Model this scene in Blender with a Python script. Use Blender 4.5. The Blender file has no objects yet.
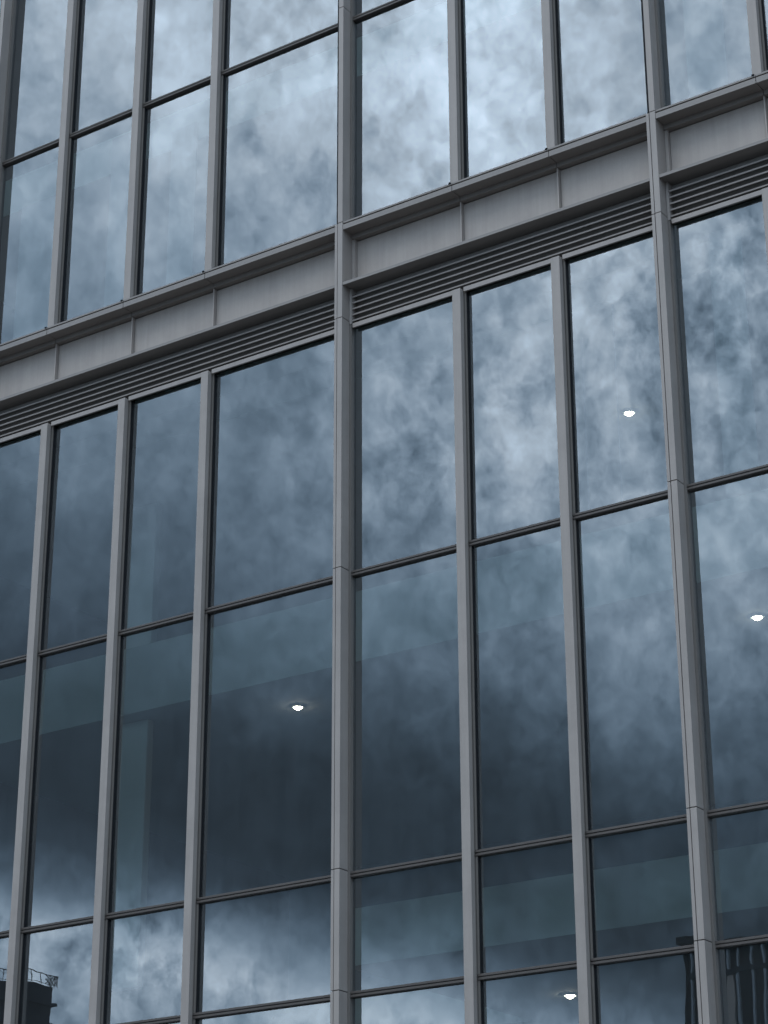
import bpy, bmesh, math, random
from mathutils import Vector, Matrix, noise
random.seed(11)
C = bpy.context.scene.collection
S = bpy.context.scene
CZ = 1.6                      # eye height
G = 21.7                      # outer face of the glass, y
PIER, MULL, FRAME = 0.235, 0.14, 0.05   # how far each stands proud of the glass

# ------------------------------------------------------------------ helpers
class MB:
    """collects boxes and prisms into one mesh; each box may use its own material slot"""
    def __init__(self): self.bm = bmesh.new()
    def box(self, x0, x1, y0, y1, z0, z1, mi=0, bev=0.0):
        bm = self.bm
        vs = [bm.verts.new((x, y, z)) for x in (x0, x1) for y in (y0, y1) for z in (z0, z1)]
        q = [(0,1,3,2), (4,6,7,5), (0,4,5,1), (2,3,7,6), (0,2,6,4), (1,5,7,3)]
        fs = [bm.faces.new([vs[i] for i in f]) for f in q]
        for f in fs: f.material_index = mi
        if bev:
            es = list({e for f in fs for e in f.edges})
            r = bmesh.ops.bevel(bm, geom=es, offset=bev, segments=2, profile=0.6, affect='EDGES')
            for f in r['faces']: f.material_index = mi
        return self
    def prism(self, prof, x0, x1, mi=0):
        """profile in (y, z) extruded along x"""
        bm = self.bm
        a = [bm.verts.new((x0, y, z)) for y, z in prof]; b = [bm.verts.new((x1, y, z)) for y, z in prof]
        n = len(prof)
        fs = [bm.faces.new(a), bm.faces.new(b[::-1])]
        for i in range(n): fs.append(bm.faces.new((a[i], b[i], b[(i+1) % n], a[(i+1) % n])))
        for f in fs: f.material_index = mi
        return self
    def cyl(self, cx, cy, z0, z1, r, seg=24, mi=0, r2=None):
        bm = self.bm; r2 = r if r2 is None else r2
        a = [bm.verts.new((cx+r*math.cos(2*math.pi*i/seg), cy+r*math.sin(2*math.pi*i/seg), z0)) for i in range(seg)]
        b = [bm.verts.new((cx+r2*math.cos(2*math.pi*i/seg), cy+r2*math.sin(2*math.pi*i/seg), z1)) for i in range(seg)]
        fs = [bm.faces.new(a[::-1]), bm.faces.new(b)]
        for i in range(seg): fs.append(bm.faces.new((a[i], a[(i+1) % seg], b[(i+1) % seg], b[i])))
        for f in fs: f.material_index = mi
        return self
    def rod(self, p, q, r, mi=0):
        p, q = Vector(p), Vector(q); d = (q-p); L = d.length; d.normalize()
        u = d.orthogonal().normalized(); v = d.cross(u); bm = self.bm
        a = [bm.verts.new(p+r*(math.cos(t)*u+math.sin(t)*v)) for t in [k*math.pi/3 for k in range(6)]]
        b = [bm.verts.new(w.co+d*L) for w in a]
        fs = [bm.faces.new(a[::-1]), bm.faces.new(b)]
        for i in range(6): fs.append(bm.faces.new((a[i], a[(i+1) % 6], b[(i+1) % 6], b[i])))
        for f in fs: f.material_index = mi
        return self
    def build(self, name, mats, parent=None, origin=None):
        bm = self.bm
        bmesh.ops.recalc_face_normals(bm, faces=bm.faces)
        if origin is not None: bmesh.ops.translate(bm, verts=bm.verts, vec=-Vector(origin))
        me = bpy.data.meshes.new(name); bm.to_mesh(me); bm.free()
        for m in (mats if isinstance(mats, (list, tuple)) else [mats]): me.materials.append(m)
        o = bpy.data.objects.new(name, me); C.objects.link(o)
        if origin is not None: o.location = origin
        if parent is not None: o.parent = parent
        return o

def empty(name, loc, label, cat, group=None):
    o = bpy.data.objects.new(name, None); C.objects.link(o); o.location = loc
    o['label'] = label; o['category'] = cat
    if group: o['group'] = group
    return o

# ------------------------------------------------------------------ node helpers
class NT:
    def __init__(self, tree): self.t = tree; self.n = tree.nodes; self.l = tree.links
    def node(self, typ, ins=None, **kw):
        o = self.n.new(typ)
        for k, v in kw.items(): setattr(o, k, v)
        for k, v in (ins or {}).items():
            s = o.inputs[k]
            if isinstance(v, bpy.types.NodeSocket): self.l.new(v, s)
            else: s.default_value = v
        return o
    def m(self, op, a, b=0.0, c=0.0, clamp=False):
        o = self.n.new('ShaderNodeMath'); o.operation = op; o.use_clamp = clamp
        for i, v in enumerate((a, b, c)):
            if isinstance(v, bpy.types.NodeSocket): self.l.new(v, o.inputs[i])
            else: o.inputs[i].default_value = v
        return o.outputs[0]
    def ramp(self, fac, stops, interp='LINEAR'):
        o = self.n.new('ShaderNodeValToRGB'); self.l.new(fac, o.inputs[0]); cr = o.color_ramp; cr.interpolation = interp
        while len(cr.elements) > 1: cr.elements.remove(cr.elements[-1])
        for i, (p, c) in enumerate(stops):
            e = cr.elements[0] if i == 0 else cr.elements.new(p)
            e.position = p; e.color = (c, c, c, 1) if not hasattr(c, '__len__') else (*c, 1)
        return o.outputs[0]
    def mix(self, f, a, b, mode='MIX'):
        o = self.n.new('ShaderNodeMix'); o.data_type = 'RGBA'; o.blend_type = mode
        for i, v in ((0, f), (6, a), (7, b)):
            if isinstance(v, bpy.types.NodeSocket): self.l.new(v, o.inputs[i])
            elif i == 0: o.inputs[0].default_value = v
            else: o.inputs[i].default_value = (*v, 1)
        return o.outputs[2]

def material(name):
    m = bpy.data.materials.new(name); m.use_nodes = True; m.node_tree.nodes.clear()
    return m, NT(m.node_tree)

def painted(name, col, rough=0.42, metal=0.0, var=0.12, streak=0.10, spec=0.5, fine=60):
    """painted / anodised metal: cloudy tone, faint vertical rain streaks, fine grain"""
    m, t = material(name)
    tc = t.node('ShaderNodeTexCoord').outputs['Object']
    pos = t.node('ShaderNodeNewGeometry').outputs['Position']
    n1 = t.node('ShaderNodeTexNoise', {'Vector': pos, 'Scale': 2.3, 'Detail': 6, 'Roughness': 0.6}).outputs[0]
    mp = t.node('ShaderNodeMapping', {'Vector': pos}); mp.inputs['Scale'].default_value = (14, 14, 0.7)
    n2 = t.node('ShaderNodeTexNoise', {'Vector': mp.outputs[0], 'Scale': 1.0, 'Detail': 5, 'Roughness': 0.65}).outputs[0]
    n3 = t.node('ShaderNodeTexNoise', {'Vector': pos, 'Scale': fine, 'Detail': 3}).outputs[0]
    f = t.m('ADD', t.m('MULTIPLY', t.m('SUBTRACT', n1, 0.5), var*2), t.m('MULTIPLY', t.m('SUBTRACT', n2, 0.5), streak*2))
    f = t.m('ADD', t.m('ADD', f, t.m('MULTIPLY', t.m('SUBTRACT', n3, 0.5), 0.10)), 1.0)
    c = t.mix(1.0, col, (1, 1, 1), 'MULTIPLY')
    vm = t.node('ShaderNodeVectorMath', operation='SCALE'); t.l.new(c, vm.inputs[0]); t.l.new(f, vm.inputs['Scale'])
    r = t.m('ADD', t.m('MULTIPLY', n1, 0.18), rough-0.09)
    bp = t.node('ShaderNodeBump', {'Height': n1, 'Distance': 0.004, 'Strength': 0.5}).outputs[0]
    b = t.node('ShaderNodeBsdfPrincipled', {'Base Color': vm.outputs[0], 'Roughness': r, 'Metallic': metal, 'Normal': bp})
    b.inputs['Specular IOR Level'].default_value = spec
    out = t.node('ShaderNodeOutputMaterial', {'Surface': b.outputs[0]})
    return m

M = {}
M['face']    = painted('grey_metal', (0.310, 0.270, 0.245), 0.46, 0.0, 0.17, 0.14, spec=0.35)
M['panel']   = painted('spandrel_metal', (0.355, 0.308, 0.278), 0.5, 0.0, 0.20, 0.16, spec=0.3)
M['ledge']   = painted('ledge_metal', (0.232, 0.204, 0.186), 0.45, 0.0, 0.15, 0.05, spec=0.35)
M['louvre']  = painted('louvre_metal', (0.32, 0.283, 0.260), 0.5, 0.0, 0.1, 0.05, spec=0.3)
M['bronze']  = painted('bronze_frame', (0.088, 0.074, 0.066), 0.45, 0.0, 0.15, 0.1, spec=0.4)
M['jamb']    = painted('jamb_metal', (0.165, 0.145, 0.13), 0.45, 0.0, 0.1, 0.1, spec=0.4)
M['loback']  = painted('louvre_back', (0.30, 0.285, 0.275), 0.7, 0.0, 0.1, 0.1, spec=0.1)
M['joint']   = painted('dark_joint', (0.02, 0.02, 0.022), 0.8, 0.0, 0.1, 0.1, spec=0.1)
M['fascia']  = painted('interior_paint', (0.62, 0.71, 0.67), 0.8, 0.0, 0.05, 0.0, spec=0.1)
M['soffit']  = painted('ceiling_paint', (0.55, 0.58, 0.57), 0.85, 0.0, 0.05, 0.0, spec=0.1)
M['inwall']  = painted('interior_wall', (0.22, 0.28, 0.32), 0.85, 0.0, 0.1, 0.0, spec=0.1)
M['column']  = painted('column_paint', (0.84, 0.90, 0.85), 0.8, 0.0, 0.04, 0.0, spec=0.1)
M['blind']   = painted('blind_cloth', (0.50, 0.53, 0.54), 0.9, 0.0, 0.04, 0.05, spec=0.05)
M['stone']   = painted('pale_stone', (0.33, 0.31, 0.29), 0.85, 0.0, 0.2, 0.2, spec=0.1, fine=8)
M['slate']   = painted('dark_slate', (0.014, 0.018, 0.024), 0.75, 0.0, 0.2, 0.1, spec=0.1, fine=4)
M['iron']    = painted('black_iron', (0.02, 0.02, 0.022), 0.6, 0.0, spec=0.2)
M['blackgl'] = painted('dark_cladding', (0.005, 0.006, 0.008), 0.6, 0.0, 0.2, 0.1, spec=0.08, fine=2)
M['fin']     = painted('fin_metal', (0.27, 0.30, 0.33), 0.5, 0.0, 0.2, 0.1, spec=0.2, fine=4)
M['tan']     = painted('tan_stone', (0.34, 0.30, 0.275), 0.8, 0.0, 0.15, 0.1, spec=0.1, fine=4)
M['asphalt'] = painted('asphalt', (0.05, 0.05, 0.052), 0.9, 0.0, 0.3, 0.0, spec=0.2, fine=40)
M['paving']  = painted('paving', (0.10, 0.097, 0.092), 0.85, 0.0, 0.2, 0.0, spec=0.2, fine=30)
M['kerb']    = painted('kerb_stone', (0.36, 0.35, 0.34), 0.85, 0.0, 0.2, 0.0, spec=0.2, fine=30)
M['white']   = painted('road_paint', (0.78, 0.78, 0.76), 0.7, 0.0, 0.2, 0.0, spec=0.2, fine=30)

def glass_mat():
    m, t = material('coated_glass')
    pos = t.node('ShaderNodeNewGeometry').outputs['Position']
    oi = t.node('ShaderNodeObjectInfo').outputs['Random']
    off = t.node('ShaderNodeCombineXYZ', {0: t.m('MULTIPLY', oi, 37.0), 1: t.m('MULTIPLY', oi, 91.0), 2: t.m('MULTIPLY', oi, 53.0)}).outputs[0]
    va = t.node('ShaderNodeVectorMath', operation='ADD'); t.l.new(pos, va.inputs[0]); t.l.new(off, va.inputs[1])
    n1 = t.node('ShaderNodeTexNoise', {'Vector': va.outputs[0], 'Scale': 0.9, 'Detail': 1.0}).outputs[0]
    n2 = t.node('ShaderNodeTexNoise', {'Vector': va.outputs[0], 'Scale': 3.5, 'Detail': 1.0}).outputs[0]
    h = t.m('ADD', t.m('MULTIPLY', n1, 0.0010), t.m('MULTIPLY', n2, 0.00014))
    bp = t.node('ShaderNodeBump', {'Height': h, 'Distance': 1.0, 'Strength': 1.0}).outputs[0]
    # dust film: fine specks and rain streaks
    mp = t.node('ShaderNodeMapping', {'Vector': va.outputs[0]}); mp.inputs['Scale'].default_value = (9, 9, 0.5)
    st = t.node('ShaderNodeTexNoise', {'Vector': mp.outputs[0], 'Scale': 1.0, 'Detail': 5, 'Roughness': 0.6}).outputs[0]
    sp = t.node('ShaderNodeTexNoise', {'Vector': pos, 'Scale': 55, 'Detail': 3, 'Roughness': 0.7}).outputs[0]
    vo = t.node('ShaderNodeTexVoronoi', {'Vector': pos, 'Scale': 7.0}).outputs['Distance']
    spot = t.m('MULTIPLY', t.m('LESS_THAN', vo, 0.045), 0.10)
    film = t.m('ADD', t.m('ADD', t.m('MULTIPLY', st, 0.035), t.m('MULTIPLY', sp, 0.02)), spot)
    film = t.m('ADD', film, 0.008, clamp=True)
    fr = t.node('ShaderNodeFresnel', {'IOR': 2.6, 'Normal': bp}).outputs[0]
    gl = t.node('ShaderNodeBsdfGlossy', {'Roughness': 0.0, 'Normal': bp, 'Color': (0.93, 0.97, 1.0, 1)}).outputs[0]
    tr = t.node('ShaderNodeBsdfTransparent', {'Color': (0.88, 0.98, 0.97, 1)}).outputs[0]
    df = t.node('ShaderNodeBsdfDiffuse', {'Color': (0.42, 0.45, 0.47, 1)}).outputs[0]
    s1 = t.node('ShaderNodeMixShader', {0: fr, 1: tr, 2: gl}).outputs[0]
    s2 = t.node('ShaderNodeMixShader', {0: film, 1: s1, 2: df}).outputs[0]
    t.node('ShaderNodeOutputMaterial', {'Surface': s2})
    m2, t2 = material('clear_glass_inner')
    t2.node('ShaderNodeOutputMaterial', {'Surface': t2.node('ShaderNodeBsdfTransparent', {'Color': (0.97, 0.98, 0.98, 1)}).outputs[0]})
    return m, m2
M['glass'], M['glass_in'] = glass_mat()

m, t = material('lamp_glow')
em = t.node('ShaderNodeEmission', {'Color': (1.0, 0.86, 0.72, 1), 'Strength': 40.0}).outputs[0]
t.node('ShaderNodeOutputMaterial', {'Surface': em}); M['lamp'] = m

# ------------------------------------------------------------------ the façade grid
MW = 0.125
lefts = [('m', -25.30), ('m', -23.80), ('p', -22.24), ('m', -20.765), ('m', -19.285), ('m', -17.772), ('p', -15.443), ('m', -13.611), ('m', -12.131),
         ('p', -10.650), ('m', -9.212), ('m', -7.735), ('p', -6.200)]
lefts[0] = ('p', -25.74); lefts[1] = ('m', -24.0)
lefts = [(k, x*(G-PIER)/(G-0.21) if k == 'p' else x) for k, x in lefts]
PW = 0.130
Z = lambda h: h + CZ
TU, SILL_T, SILL_B, FASC_B, SHELF_T, SHELF_B, HEAD_T, HEAD_B, TM, TL, TB = [Z(v) for v in
    (18.945, 15.489, 15.412, 15.352, 14.598, 14.556, 14.020, 13.955, 10.435, 6.525, 5.08)]
T1, BASE, TOP = Z(1.3), 0.45, Z(22.9)
X0, X1 = lefts[0][1], lefts[-1][1] + PW

B = empty('office_building', ((X0+X1)/2, G, 0), 'grey metal and glass office building filling the frame, clouds mirrored in its tall panes', 'building')
def part(mb, name, mats, parent=None, label=None, origin=None):
    off = Vector(B.location)
    o = mb.build(name, mats, parent or B, origin)
    if parent is None:
        o.location = Vector(o.location) - off
    if label: o['label'] = label
    return o

# piers: split mullions in jointed lengths
joints = [Z(19.06), Z(15.53), Z(14.07), Z(10.48), Z(6.57), Z(5.11), Z(1.3)]
for k, x in lefts:
    if k != 'p': continue
    cuts = sorted(joints + [BASE-0.2, TOP]); mb = MB()
    for a, b in zip(cuts[:-1], cuts[1:]):
        a2 = a + (0.005 if a in joints else 0); b2 = b - (0.005 if b in joints else 0)
        up = a >= Z(15.5)
        # main cap
        mb.box(x+0.052, x+PW, G-PIER, G+0.045, a2, b2, 0, 0.003)
        # left flange; set further back on the upper storey
        if up: mb.box(x+0.016, x+0.046, G-PIER+0.055, G-0.062, a2, b2, 1)
        else:  mb.box(x, x+0.040, G-PIER+0.006, G-0.062, a2, b2, 0, 0.002)
    mb.box(x+0.012, x+PW-0.006, G-PIER+0.03, G+0.06, BASE-0.2, TOP, 2)      # dark core seen in joints and groove
    mb.box(x+PW+0.0, x+PW+0.034, G-0.062, G+0.05, BASE-0.2, SHELF_B-0.01, 3)
    mb.box(x+PW+0.0, x+PW+0.034, G-0.062, G+0.05, SILL_T+0.05, TOP, 3)     # side jamb
    part(mb, 'pier', [M['face'], M['bronze'], M['joint'], M['jamb']])
    part(MB().box(x+0.002, x+PW-0.002, G-0.058, G+0.055, BASE-0.2, TOP, 0), 'pier_back', M['bronze'])

# mullions
def mullion(x, z0, z1):
    mb = MB()
    mb.box(x, x+MW, G-MULL, G-FRAME-0.012, z0, z1, 0, 0.004)
    mb.box(x+0.003, x+MW-0.003, G-FRAME-0.012, G+0.05, z0, z1, 1)
    return part(mb, 'mullion', [M['face'], M['jamb']])
for k, x in lefts:
    if k == 'm':
        mullion(x, SILL_T+0.062, TOP); mullion(x, BASE, Z(13.985))

# windows: frame (part) > pane (sub-part)
def right_edge(i): return lefts[i][1] + (PW if lefts[i][0] == 'p' else MW)
rowsL = [(BASE+0.05, T1), (T1, TB), (TB, TL), (TL, TM), (TM, HEAD_B)]
rowsU = [(SILL_T+0.05, TU), (TU, TOP)]
for i in range(len(lefts)-1):
    xa = right_edge(i) + 0.001; xb = lefts[i+1][1] + (0.0 if lefts[i+1][0] == 'm' else 0.0) - 0.001
    for (a, b) in rowsL + rowsU:
        upper = a > SILL_T
        if upper and lefts[i+1][0] == 'p': xbb = xb + 0.012
        else: xbb = xb
        g = 0.0035
        lo, hi = a + g, b - g
        bh, bw = 0.033, 0.026
        if b == HEAD_B: hi = b + 0.068
        mb = MB()
        y0, y1 = G-FRAME, G+0.045
        for (p, q) in ((lo, lo+bh), (hi-bh, hi)):
            mb.box(xa, xbb, y0, y1, p, q, 0, 0.002)
            mb.box(xa, xbb, y0-0.006, y0, p+0.006, p+0.013, 0)
        mb.box(xa, xa+bw, y0+0.008, y1, lo+bh, hi-bh, 2)
        mb.box(xa+bw, xa+bw+0.006, y0+0.022, y1, lo+bh, hi-bh, 1)
        mb.box(xbb-bw, xbb, y0+0.008, y1, lo+bh, hi-bh, 2)
        # pressure plate behind the groove
        mb.box(xa, xbb, y0+0.02, y1-0.002, lo-g*0.98, lo-0.0004, 1)
        w = part(mb, 'window', [M['bronze'], M['joint'], M['jamb']])
        # pane, a hair out of true like real glazing
        cx, cz = (xa+xbb)/2, (lo+hi)/2
        pw, ph = (xbb-xa)/2-bw*0.6, (hi-lo)/2-bh*0.6
        bm = MB(); bm.box(-pw, pw, 0, 0.012, -ph, ph, 0)
        bm.bm.faces.ensure_lookup_table(); bm.bm.normal_update()
        o = bm.build('pane', [M['glass'], M['glass_in']], w)
        for p in o.data.polygons: p.material_index = 0 if p.normal.y < -0.9 else 1
        o.location = (cx, G, cz)
        tl = 0.0 if a < TB-0.01 else 0.09
        o.rotation_euler = (math.radians(random.uniform(-tl, tl)), 0, math.radians(random.uniform(-tl, tl)))

# spandrel zone between piers
pidx = [i for i, (k, x) in enumerate(lefts) if k == 'p']
for a, b in zip(pidx[:-1], pidx[1:]):
    xa, xb = right_edge(a) + 0.002, lefts[b][1] - 0.002
    ms = [lefts[i][1] for i in range(a+1, b)]
    cuts = [xa] + [x+0.08 for x in ms] + [xb]
    # sill: deep tray with drip, cap strip above a shadow groove; lengths butt at each mullion
    for u, v in zip(cuts[:-1], cuts[1:]):
        j0 = 0.0 if u == xa else 0.005; j1 = 0.0 if v == xb else 0.005
        yf = G-PIER+0.008
        mb = MB()
        mb.prism([(yf, SILL_B), (yf, SILL_T), (G-0.03, SILL_T), (G-0.03, SILL_B+0.006), (yf+0.03, SILL_B+0.006), (yf+0.03, SILL_B)], u+j0, v-j1, 0)
        mb.box(u+j0, v-j1, yf+0.04, G-0.03, SILL_T, SILL_T+0.026, 1)
        mb.box(u+j0, v-j1, yf+0.008, G-0.03, SILL_T+0.026, SILL_T+0.050, 0)
        mb.prism([(G-0.03, FASC_B), (G-0.03, SILL_T), (G+0.088, SILL_T), (G+0.088, FASC_B)], u+j0, v-j1, 0)
        part(mb, 'sill', [M['ledge'], M['joint']])
    for x in ms:   # small rubber nib where the cap lengths meet
        part(MB().box(x+0.028, x+0.060, G-PIER+0.006, G-MULL-0.001, SILL_T+0.040, SILL_T+0.064, 0, 0.004), 'joint_cover', M['joint'])
    # spandrel panels, jointed below each mullion
    xs = [xa] + [x+0.062 for x in ms] + [xb]
    for n, (u, v) in enumerate(zip(xs[:-1], xs[1:])):
        l = 0.045 if n == 0 else 0.024
        mb = MB().box(u+l, v-0.026, G+0.055, G+0.07, SHELF_T-0.03, FASC_B-0.012, 0, 0.002)
        part(mb, 'spandrel_panel', M['panel'])
        mb = MB().box(u+(0.0 if n == 0 else 0.001), u+(0.041 if n == 0 else 0.020), G-0.005, G+0.089, SHELF_T-0.02, FASC_B-0.002, 0)
        part(mb, 'panel_trim', M['panel'])
    part(MB().box(xa, xb, G+0.092, G+0.10, SHELF_T-0.02, SILL_T, 0), 'backing_sheet', M['joint'])
    # shelf over the louvres
    yf = G-PIER+0.008
    mb = MB().prism([(yf, SHELF_B), (yf, SHELF_T), (G+0.10, SHELF_T+0.012), (G+0.10, SHELF_B+0.012), (yf+0.02, SHELF_B+0.006), (yf+0.02, SHELF_B)], xa, xb, 0)
    part(mb, 'shelf', M['ledge'])
    # louvres: six blades with a small upturned nose on a dark back
    mb = MB(); n = 6
    for q in range(5):
        z = HEAD_T + 0.062 + q*0.090; yl = G-0.055
        mb.prism([(yl, z-0.018), (yl-0.004, z), (yl+0.006, z+0.003), (yl+0.085, z+0.060), (yl+0.085, z+0.053), (yl+0.010, z-0.006), (yl+0.008, z-0.018)], xa+0.04, xb-0.01, 0)
    mb.box(xa, xb, G+0.045, G+0.06, HEAD_T-0.02, SHELF_B+0.004, 1)
    mb.box(xa+0.004, xa+0.038, G-0.072, G+0.04, HEAD_T+0.002, SHELF_B+0.002, 0)
    part(mb, 'louvre', [M['louvre'], M['loback']])
    # head bar over the lower windows
    segs = [xa+0.06] + ms + [xb]
    for n, (u, v) in enumerate(zip(segs[:-1], segs[1:])):
        uu = u if n == 0 else u + MW + 0.012
        vv = v - 0.002
        mb = MB().box(uu, vv, G-0.078, G-0.052, HEAD_B, HEAD_T, 0, 0.003)
        part(mb, 'head_bar', M['face'])

# bulk of the building: slabs, ceilings, walls, columns, roof, plinth
D = 13.0
part(MB().box(X0, X1, G-0.12, G+0.10, 0.0, BASE-0.002), 'plinth', M['stone'])
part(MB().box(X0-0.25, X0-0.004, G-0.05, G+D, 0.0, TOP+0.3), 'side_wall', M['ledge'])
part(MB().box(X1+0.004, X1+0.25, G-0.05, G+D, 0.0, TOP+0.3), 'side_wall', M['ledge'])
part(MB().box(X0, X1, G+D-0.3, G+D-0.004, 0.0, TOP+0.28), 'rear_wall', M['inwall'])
part(MB().box(X0, X1, G-0.10, G+D-0.31, TOP+0.002, TOP+0.45), 'roof', M['ledge'])
def slab(y0, zb, zt, xa=X0+0.002, xb=X1-0.002, name='floor_slab'):
    o = part(MB().box(xa, xb, y0, G+D-0.31, zb, zt, 0), name, [M['soffit'], M['fascia']])
    for p in o.data.polygons: p.material_index = 1 if p.normal.y < -0.5 else 0
    return o
slab(G+0.97, Z(5.67), Z(6.39), xa=-16.05)
slab(G+5.5, Z(5.67), Z(6.39), xb=-16.06)
slab(G+2.93, Z(10.5), Z(11.57))
slab(G+1.50, Z(14.12), Z(14.55))
slab(G+0.105, Z(14.555), Z(15.35))
slab(G+1.6, Z(19.3), Z(20.0))
slab(G+0.105, 0.02, 0.40)
# pale square columns standing behind the glass
for x in (-21.92, -16.8, -6.4):
    for z0, z1 in ((Z(6.395), Z(10.495)), (Z(11.575), Z(14.115))):
        if x == -16.8: continue
        part(MB().box(x, x+0.52, G+3.25, G+3.40, z0, z1, 0, 0.02), 'column', M['column'])
for x, zz in ((-11.97, 2.55), (-11.51, 2.9)):      # blind cords hanging inside the glass
    part(MB().cyl(x, G+0.3, TM+0.1, TM+zz, 0.009, 8), 'blind_cord', M['blind'])
# roller blinds part drawn on the upper storey and beside the right pier
for (xa, xb, z0, z1, dy) in ((-21.95, -21.2, SILL_T, Z(18.3), .35), (-20.1, -19.5, SILL_T, Z(18.9), .35), (-18.9, -18.4, SILL_T, Z(18.6), .35),
                             (-10.3, -9.75, SILL_T, TOP-0.3, .35), (-10.2, -9.75, TM-0.05, HEAD_B, .4), (-9.9, -9.5, TB+.1, TL-.1, .5)):
    part(MB().box(xa, xb, G+dy, G+dy+0.012, z0, z1), 'blind', M['blind'])

# ------------------------------------------------------------------ ceiling lights inside
def downlight(x, y, z, label, tilt=0.0):
    e = empty('ceiling_light', (x, y, z), label, 'ceiling light', 'round lights in the ceilings behind the glass')
    mb = MB(); seg = 28; bm = mb.bm
    ro, ri = 0.095, 0.070
    lo = [[bm.verts.new((r*math.cos(2*math.pi*i/seg), r*math.sin(2*math.pi*i/seg), zz)) for i in range(seg)] for r, zz in ((ro, 0.0), (ro, -0.02), (ri, -0.024), (ri, 0.0))]
    for a, b in zip(lo, lo[1:] + lo[:1]):
        for i in range(seg): bm.faces.new((a[i], a[(i+1) % seg], b[(i+1) % seg], b[i]))
    mb.build('trim_ring', M['fascia'], e)
    mb = MB(); bm = mb.bm; rings = []
    for k in range(7):      # shallow glowing dome
        a = k/7*math.pi/2
        rings.append([bm.verts.new((0.062*math.cos(a)*math.cos(2*math.pi*i/seg), 0.062*math.cos(a)*math.sin(2*math.pi*i/seg), -0.004-0.055*math.sin(a))) for i in range(seg)])
    tip = bm.verts.new((0, 0, -0.059)); bm.faces.new(rings[0])
    for p, q in zip(rings, rings[1:]):
        for i in range(seg): bm.faces.new((p[i], p[(i+1) % seg], q[(i+1) % seg], q[i]))
    for i in range(seg): bm.faces.new((rings[-1][i], rings[-1][(i+1) % seg], tip))
    mb.build('lens', M['lamp'], e)
    return e
downlight(-19.16, G+4.09, Z(10.498), 'round white ceiling light glowing behind the wide pane left of the central pier')
downlight(-13.60, G+4.64, Z(14.118), 'oval white ceiling light glowing in the cloud-filled upper pane just left of the right pier')
downlight(-11.75, G+4.50, Z(10.498), 'small white ceiling light glowing behind the tall pane right of the right pier')
downlight(-14.64, G+4.11, Z(5.668), 'lowest white ceiling light, behind the glass at the bottom right of centre')

# ------------------------------------------------------------------ buildings across the street, seen only in the glass
LB = empty('terrace_building', (-147.0, -80.0, 0), 'dark roofed stone building mirrored in the lowest left panes, iron railing on its roof', 'building')
def lpart(mb, name, mats):
    o = mb.build(name, mats, LB); o.location = Vector(o.location)-Vector(LB.location); return o
lx, ly0, ly1, H = -134.5, -102.0, -50.0, 39.6
lpart(MB().box(-165, lx-0.1, ly0+0.1, ly1, 0.0, H-3.2), 'wall', M['stone'])
lpart(MB().box(-165, lx, ly0, ly1, H-3.19, H-1.75), 'attic', M['slate'])
lpart(MB().box(-165, lx+0.45, ly0-0.45, ly1, H-1.74, H-1.45), 'cornice', M['slate'])
lpart(MB().box(-165, lx-0.02, ly0, ly1, H-1.44, H-0.001), 'parapet', M['slate'])
lpart(MB().box(-165, lx+0.6, ly0-0.6, ly1, H-3.6, H-3.195), 'cornice', M['slate'])
for zz in (33.0, 29.5, 26, 22.5, 19, 15.5, 12, 8.5, 5.0):
    for yy in range(-99, -52, 4):
        lpart(MB().box(lx-0.12, lx-0.06, yy, yy+1.3, zz-1.9, zz+0.2), 'window', M['blackgl'])
mb = MB(); rz = H
for q in range(14):     # railing with ironwork panels
    y = ly0 - 0.5 + q*1.25
    mb.rod((lx+0.2, y, rz-0.02), (lx+0.2, y, rz+1.0), 0.045)
mb.rod((lx+0.2, ly0-0.5, rz+1.0), (lx+0.2, ly0+16, rz+1.0), 0.05); mb.rod((lx+0.2, ly0-0.5, rz+0.1), (lx+0.2, ly0+16, rz+0.1), 0.03)
for q in range(3, 13):
    y = ly0 - 0.5 + q*1.25
    mb.rod((lx+0.2, y, rz+0.6), (lx+0.2, y+0.62, rz+0.95), 0.02); mb.rod((lx+0.2, y+1.25, rz+0.6), (lx+0.2, y+0.62, rz+0.95), 0.02)
for q in range(3):      # corner panels of crossed scrollwork
    y = ly0 - 0.5 + q*0.62
    for s in (0, 1):
        mb.rod((lx+0.2, y, rz+0.1+0.45*s), (lx+0.2, y+0.62, rz+0.55+0.45*s), 0.035); mb.rod((lx+0.2, y+0.62, rz+0.1+0.45*s), (lx+0.2, y, rz+0.55+0.45*s), 0.035)
    mb.rod((lx+0.2-q*0.5, ly0-0.5, rz), (lx+0.2-q*0.5, ly0-0.5, rz+1.0), 0.04)
    mb.rod((lx+0.2-q*0.5, ly0-0.5, rz+0.1), (lx-0.3-q*0.5, ly0-0.5, rz+1.0), 0.035); mb.rod((lx+0.2-q*0.5, ly0-0.5, rz+1.0), (lx-0.3-q*0.5, ly0-0.5, rz+0.1), 0.035)
mb.rod((lx+0.2, ly0-0.5, rz+1.0), (lx-1.4, ly0-0.5, rz+1.0), 0.045)
lpart(mb, 'railing', M['iron'])
mb = MB().rod((lx-8, ly0+22, rz), (lx-8, ly0+22, rz+3.0), 0.05).rod((lx-8, ly0+22, rz+3.0), (lx+0.2, ly0+9, rz+1.0), 0.025)
lpart(mb, 'cable_mast', M['iron'])

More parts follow.
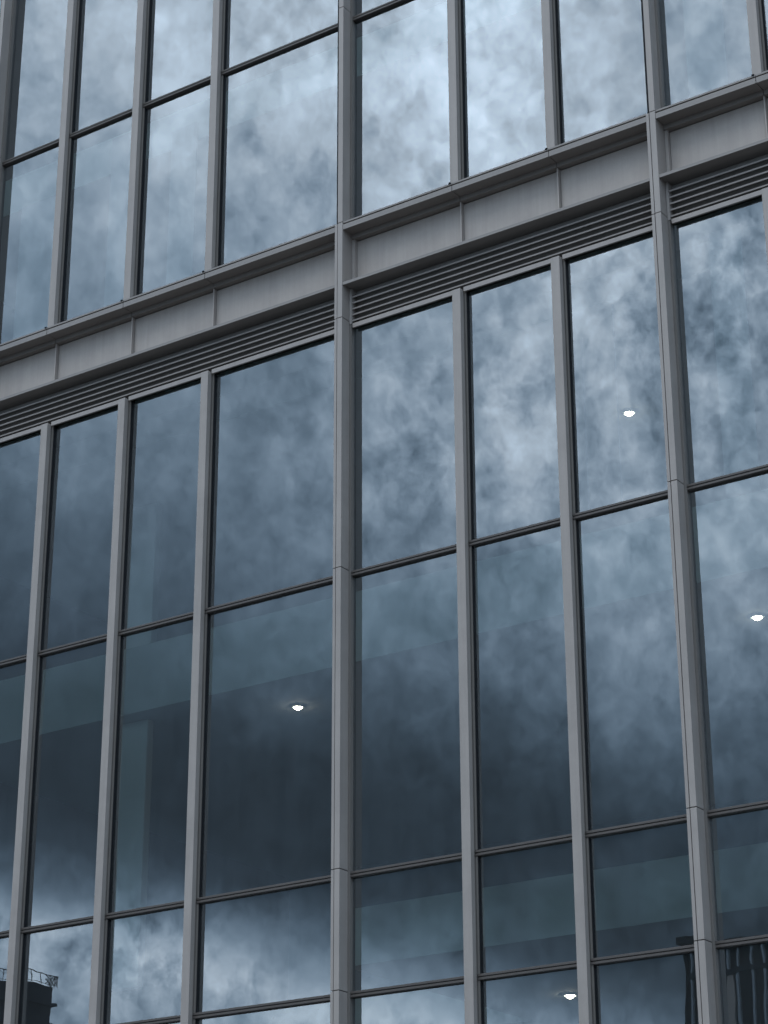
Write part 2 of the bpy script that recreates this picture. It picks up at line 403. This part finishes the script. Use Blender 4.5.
TBd = empty('dark_tower', (-50, -85, 0), 'black building with pale upright fins mirrored in the lowest right panes', 'building')
def tpart(mb, name, mats):
    o = mb.build(name, mats, TBd); o.location = Vector(o.location)-Vector(TBd.location); return o
ty, tx0, tx1, TH = -76.6, -60.3, -38.0, 30.2
tpart(MB().box(tx0, tx1, ty-16, ty, 0, TH-0.36), 'wall', M['blackgl'])
tpart(MB().box(tx0-0.04, tx1+0.35, ty-16.3, ty+0.5, TH-0.355, TH), 'cornice', M['blackgl'])
for z in (TH-2.0, TH-5.6, TH-9.2, TH-12.8, TH-16.4, TH-20.0, TH-23.6):
    tpart(MB().box(tx0+0.4, tx1-0.001, ty+0.002, ty+0.30, z-0.32, z), 'floor_band', M['slate'])
x = tx0 + 0.5; q = 0
while x < tx1 - 0.5:
    w = (0.12, 0.12, 0.5, 0.16, 0.14, 0.12)[q % 6]
    tpart(MB().box(x, x+w, ty+0.002, ty+0.24, 1.5, TH-2.34), 'fin', M['tan'] if q % 6 == 2 else M['fin'])
    tpart(MB().box(x, x+0.12, ty+0.002, ty+0.24, TH-1.99, TH-0.8), 'short_fin', M['fin'])
    if q % 2 == 0: tpart(MB().box(x+0.33, x+0.38, ty+0.002, ty+0.10, 1.5, TH-2.34), 'thin_fin', M['slate'])
    x += (1.85, 0.55, 0.7, 1.0, 0.75, 0.7)[q % 6]; q += 1

# ------------------------------------------------------------------ ground
def struct(mb, name, mat):
    o = mb.build(name, mat); o['kind'] = 'structure'; return o
struct(MB().box(-1500, 1500, -1500, 1500, -1.0, -0.13), 'ground', M['paving'])
struct(MB().box(-1500, 1500, 2.5, 14.0, -0.129, -0.12), 'road', M['asphalt'])
struct(MB().box(-200, 200, 14.15, G-0.13, -0.128, 0.0), 'pavement', M['paving'])
struct(MB().box(-200, 200, -4.0, 2.35, -0.128, 0.0), 'pavement', M['paving'])
struct(MB().box(-200, 200, 14.0, 14.15, -0.128, 0.004, 0, 0.01), 'kerb', M['kerb'])
struct(MB().box(-200, 200, 2.35, 2.5, -0.128, 0.004, 0, 0.01), 'kerb', M['kerb'])
mb = MB()
for q in range(-30, 30): mb.box(q*6.0, q*6.0+3.0, 8.2, 8.32, -0.119, -0.116)
struct(mb, 'road_marking', M['white'])

# ------------------------------------------------------------------ sky: Nishita behind heavy broken cloud
W = bpy.data.worlds.new('World'); S.world = W; W.use_nodes = True
W.node_tree.nodes.clear(); t = NT(W.node_tree)
SUN_EL, SUN_AZ = 52.0, 150.0
sky = t.node('ShaderNodeTexSky', sky_type='NISHITA', sun_disc=False, sun_elevation=math.radians(SUN_EL), sun_rotation=math.radians(SUN_AZ))
d = t.node('ShaderNodeTexCoord').outputs['Generated']
sx = t.node('ShaderNodeSeparateXYZ', {0: d})
dx, dy, dz = sx.outputs
el = t.m('MULTIPLY', t.m('ARCSINE', dz), 57.2958)
az = t.m('ADD', t.m('MULTIPLY', t.m('ARCTAN2', dx, t.m('MULTIPLY', dy, -1.0)), 57.2958), 34.3)
def fbm(scale, detail, rough, dist=0.0, stretch=(1, 1, 1), off=(0, 0, 0)):
    mp = t.node('ShaderNodeMapping', {'Vector': d}); mp.inputs['Scale'].default_value = stretch; mp.inputs['Location'].default_value = off
    return t.node('ShaderNodeTexNoise', {'Vector': mp.outputs[0], 'Scale': scale, 'Detail': detail, 'Roughness': rough, 'Distortion': dist}).outputs[0]
nA = fbm(8.5, 8, 0.58, 0.2, (1, 1, 0.9), (3.1, 0.4, 1.7))
nB = fbm(46.0, 6, 0.62, 0.15, (1, 1, 0.85), (7.7, 2.1, 4.2))
nD = fbm(120.0, 4, 0.6, 0.1, (1, 1, 0.8), (2.7, 5.1, 8.2))
nC = fbm(4.0, 3, 0.5, 0.0, (1, 1, 1), (1.2, 9.4, 0.3))
# height in the sky, slanted and ragged
e2 = t.m('ADD', t.m('ADD', el, t.m('MULTIPLY', az, 0.20)), t.m('ADD', t.m('MULTIPLY', t.m('SUBTRACT', nA, 0.5), 3.6), t.m('MULTIPLY', t.m('SUBTRACT', nB, 0.5), 2.2)))
ef = t.m('DIVIDE', t.m('SUBTRACT', e2, 5.0), 35.0, clamp=True)
def P(e): return (e-5)/35
L = t.ramp(ef, [(0, .34), (P(8.5), .46), (P(10.6), .60), (P(11.5), .24), (P(12.4), .10), (P(13.6), .06), (P(16), .07), (P(18), .14), (P(21), .26), (P(24), .44), (P(28), .60), (P(31), .74), (P(34), .95), (P(38), 1.0)])
def blob(px, py, sa, se, amp):
    a0 = (px-384)*0.0275; e0 = 36-0.0254*py
    ga = t.m('DIVIDE', t.m('SUBTRACT', az, a0), sa*0.0275); ge = t.m('DIVIDE', t.m('SUBTRACT', el, e0), se*0.0254)
    r = t.m('ADD', t.m('MULTIPLY', ga, ga), t.m('MULTIPLY', ge, ge))
    return t.m('MULTIPLY', t.m('EXPONENT', t.m('MULTIPLY', r, -0.5)), amp)
tot = 1.0
blobs = [(500, 85, 90, 80, .25), (620, 400, 100, 110, .12), (420, 470, 80, 70, .30), (710, 300, 80, 90, .30), (500, 400, 60, 60, .2), (480, 250, 90, 60, -.1), (720, 60, 90, 70, -.30),
         (100, 530, 130, 110, -.15), (250, 430, 90, 110, -.12), (600, 660, 170, 90, .35), (700, 640, 100, 90, .25), (260, 800, 200, 50, -.35), (225, 930, 60, 30, 1.0), (390, 950, 60, 32, .7), (60, 930, 70, 30, .15), (400, 960, 50, 30, .2), (620, 1000, 90, 50, -.2)]
acc = None
for b in blobs:
    v = blob(*b); acc = v if acc is None else t.m('ADD', acc, v)
acc = t.m('MAXIMUM', t.m('ADD', acc, 1.0), 0.15)
tex = t.m('MULTIPLY', t.m('ADD', t.m('MULTIPLY', t.m('SUBTRACT', nB, 0.5), 1.6), t.m('MULTIPLY', t.m('SUBTRACT', nA, 0.5), 1.5)), t.m('MULTIPLY', t.m('MINIMUM', acc, 1.3), t.ramp(t.m('DIVIDE', t.m('SUBTRACT', el, 5.0), 35.0, clamp=True), [(0, 1.1), (P(13.0), 1.3), (P(15), .5), (P(21), .5), (P(24), .95), (P(34), .85)])))
tex = t.m('ADD', tex, t.m('MULTIPLY', t.m('SUBTRACT', nD, 0.5), 0.65))
smooth = t.m('ADD', t.m('MULTIPLY', t.m('DIVIDE', t.m('ADD', az, 8.0), 8.0, clamp=True), 0.35), 0.70)
smooth = t.m('MAXIMUM', smooth, t.m('LESS_THAN', el, 14.0))
tex = t.m('MULTIPLY', tex, smooth)
tex = t.m('POWER', t.m('MAXIMUM', t.m('ADD', tex, 1.0), 0.3), 1.25)
Lf = t.m('MULTIPLY', t.m('MULTIPLY', L, acc), tex)
# the rest of the sky, outside the mirrored part, is plain overcast
mask = t.m('MULTIPLY', t.m('GREATER_THAN', el, -1), t.m('SUBTRACT', 1.0, t.m('SMOOTH_MIN', t.m('MULTIPLY', t.m('ABSOLUTE', az), 0.03), 1.0, 0.1), clamp=True))
rest = t.m('MULTIPLY', t.m('ADD', t.m('MULTIPLY', nC, 0.5), 0.45), t.m('ADD', 0.5, t.m('MULTIPLY', t.m('MAXIMUM', dz, 0.0), 0.6)))
wide = t.m('LESS_THAN', t.m('ABSOLUTE', az), 45.0)
fade = t.m('SUBTRACT', 1.0, t.m('DIVIDE', t.m('SUBTRACT', t.m('ABSOLUTE', az), 16.0), 18.0), clamp=True)
fade = t.m('MULTIPLY', t.m('MAXIMUM', t.m('MINIMUM', fade, 1.0), 0.0), t.m('SUBTRACT', 1.0, t.m('DIVIDE', t.m('SUBTRACT', el, 38.0), 15.0, clamp=True), clamp=True))
Lm = t.m('ADD', t.m('MULTIPLY', Lf, fade), t.m('MULTIPLY', rest, t.m('SUBTRACT', 1.0, fade)))
tint = t.mix(t.m('MULTIPLY', Lm, 1.1, clamp=True), (0.54, 0.87, 1.25), (0.83, 0.985, 1.15))
vm = t.node('ShaderNodeVectorMath', operation='SCALE'); t.l.new(tint, vm.inputs[0]); t.l.new(t.m('MULTIPLY', Lm, 24.0), vm.inputs['Scale'])
col = t.mix(0.97, sky.outputs[0], vm.outputs[0])
bg = t.node('ShaderNodeBackground', {'Color': col, 'Strength': 0.10})
t.node('ShaderNodeOutputWorld', {'Surface': bg.outputs[0]})

sun = bpy.data.lights.new('sun', 'SUN'); sun.energy = 0.7; sun.angle = math.radians(20); sun.color = (1.0, 0.97, 0.93)
so = bpy.data.objects.new('sun', sun); C.objects.link(so)
a, e = math.radians(SUN_AZ), math.radians(SUN_EL)
sd = Vector((math.sin(a)*math.cos(e), math.cos(a)*math.cos(e), math.sin(e)))
sd = Vector((-0.15, -0.55, 0.86)).normalized()
sky.sun_elevation = math.asin(sd.z); sky.sun_rotation = math.atan2(sd.x, sd.y)
so.rotation_euler = sd.to_track_quat('Z', 'Y').to_euler(); so.location = (0, 0, 60)

# ------------------------------------------------------------------ camera
cam = bpy.data.cameras.new('camera'); co = bpy.data.objects.new('camera', cam); C.objects.link(co); S.camera = co
cam.sensor_fit = 'HORIZONTAL'; cam.sensor_width = 36.0; cam.lens = 2226.82/768*36.0; cam.clip_end = 5000; cam.clip_start = 0.05
r = Vector((0.82557516, 0.56428239, -0.00332338)); u = Vector((0.2237669, -0.3219649, 0.9199277)); f = Vector((-0.51802899, 0.76021312, 0.39207394))
mat = Matrix((r, u, -f)).transposed().to_4x4(); mat.translation = (0, 0, CZ); co.matrix_world = mat

S.view_settings.view_transform = 'Standard'; S.view_settings.look = 'None'; S.view_settings.exposure = 0.0; S.view_settings.gamma = 1.0
S.view_settings.use_curve_mapping = False
S.cycles.max_bounces = 8; S.cycles.transparent_max_bounces = 16; S.cycles.glossy_bounces = 4; S.cycles.diffuse_bounces = 3
S.cycles.sample_clamp_indirect = 4.0; S.cycles.use_denoising = True
try: S.cycles.denoiser = 'OPENIMAGEDENOISE'
except Exception: pass
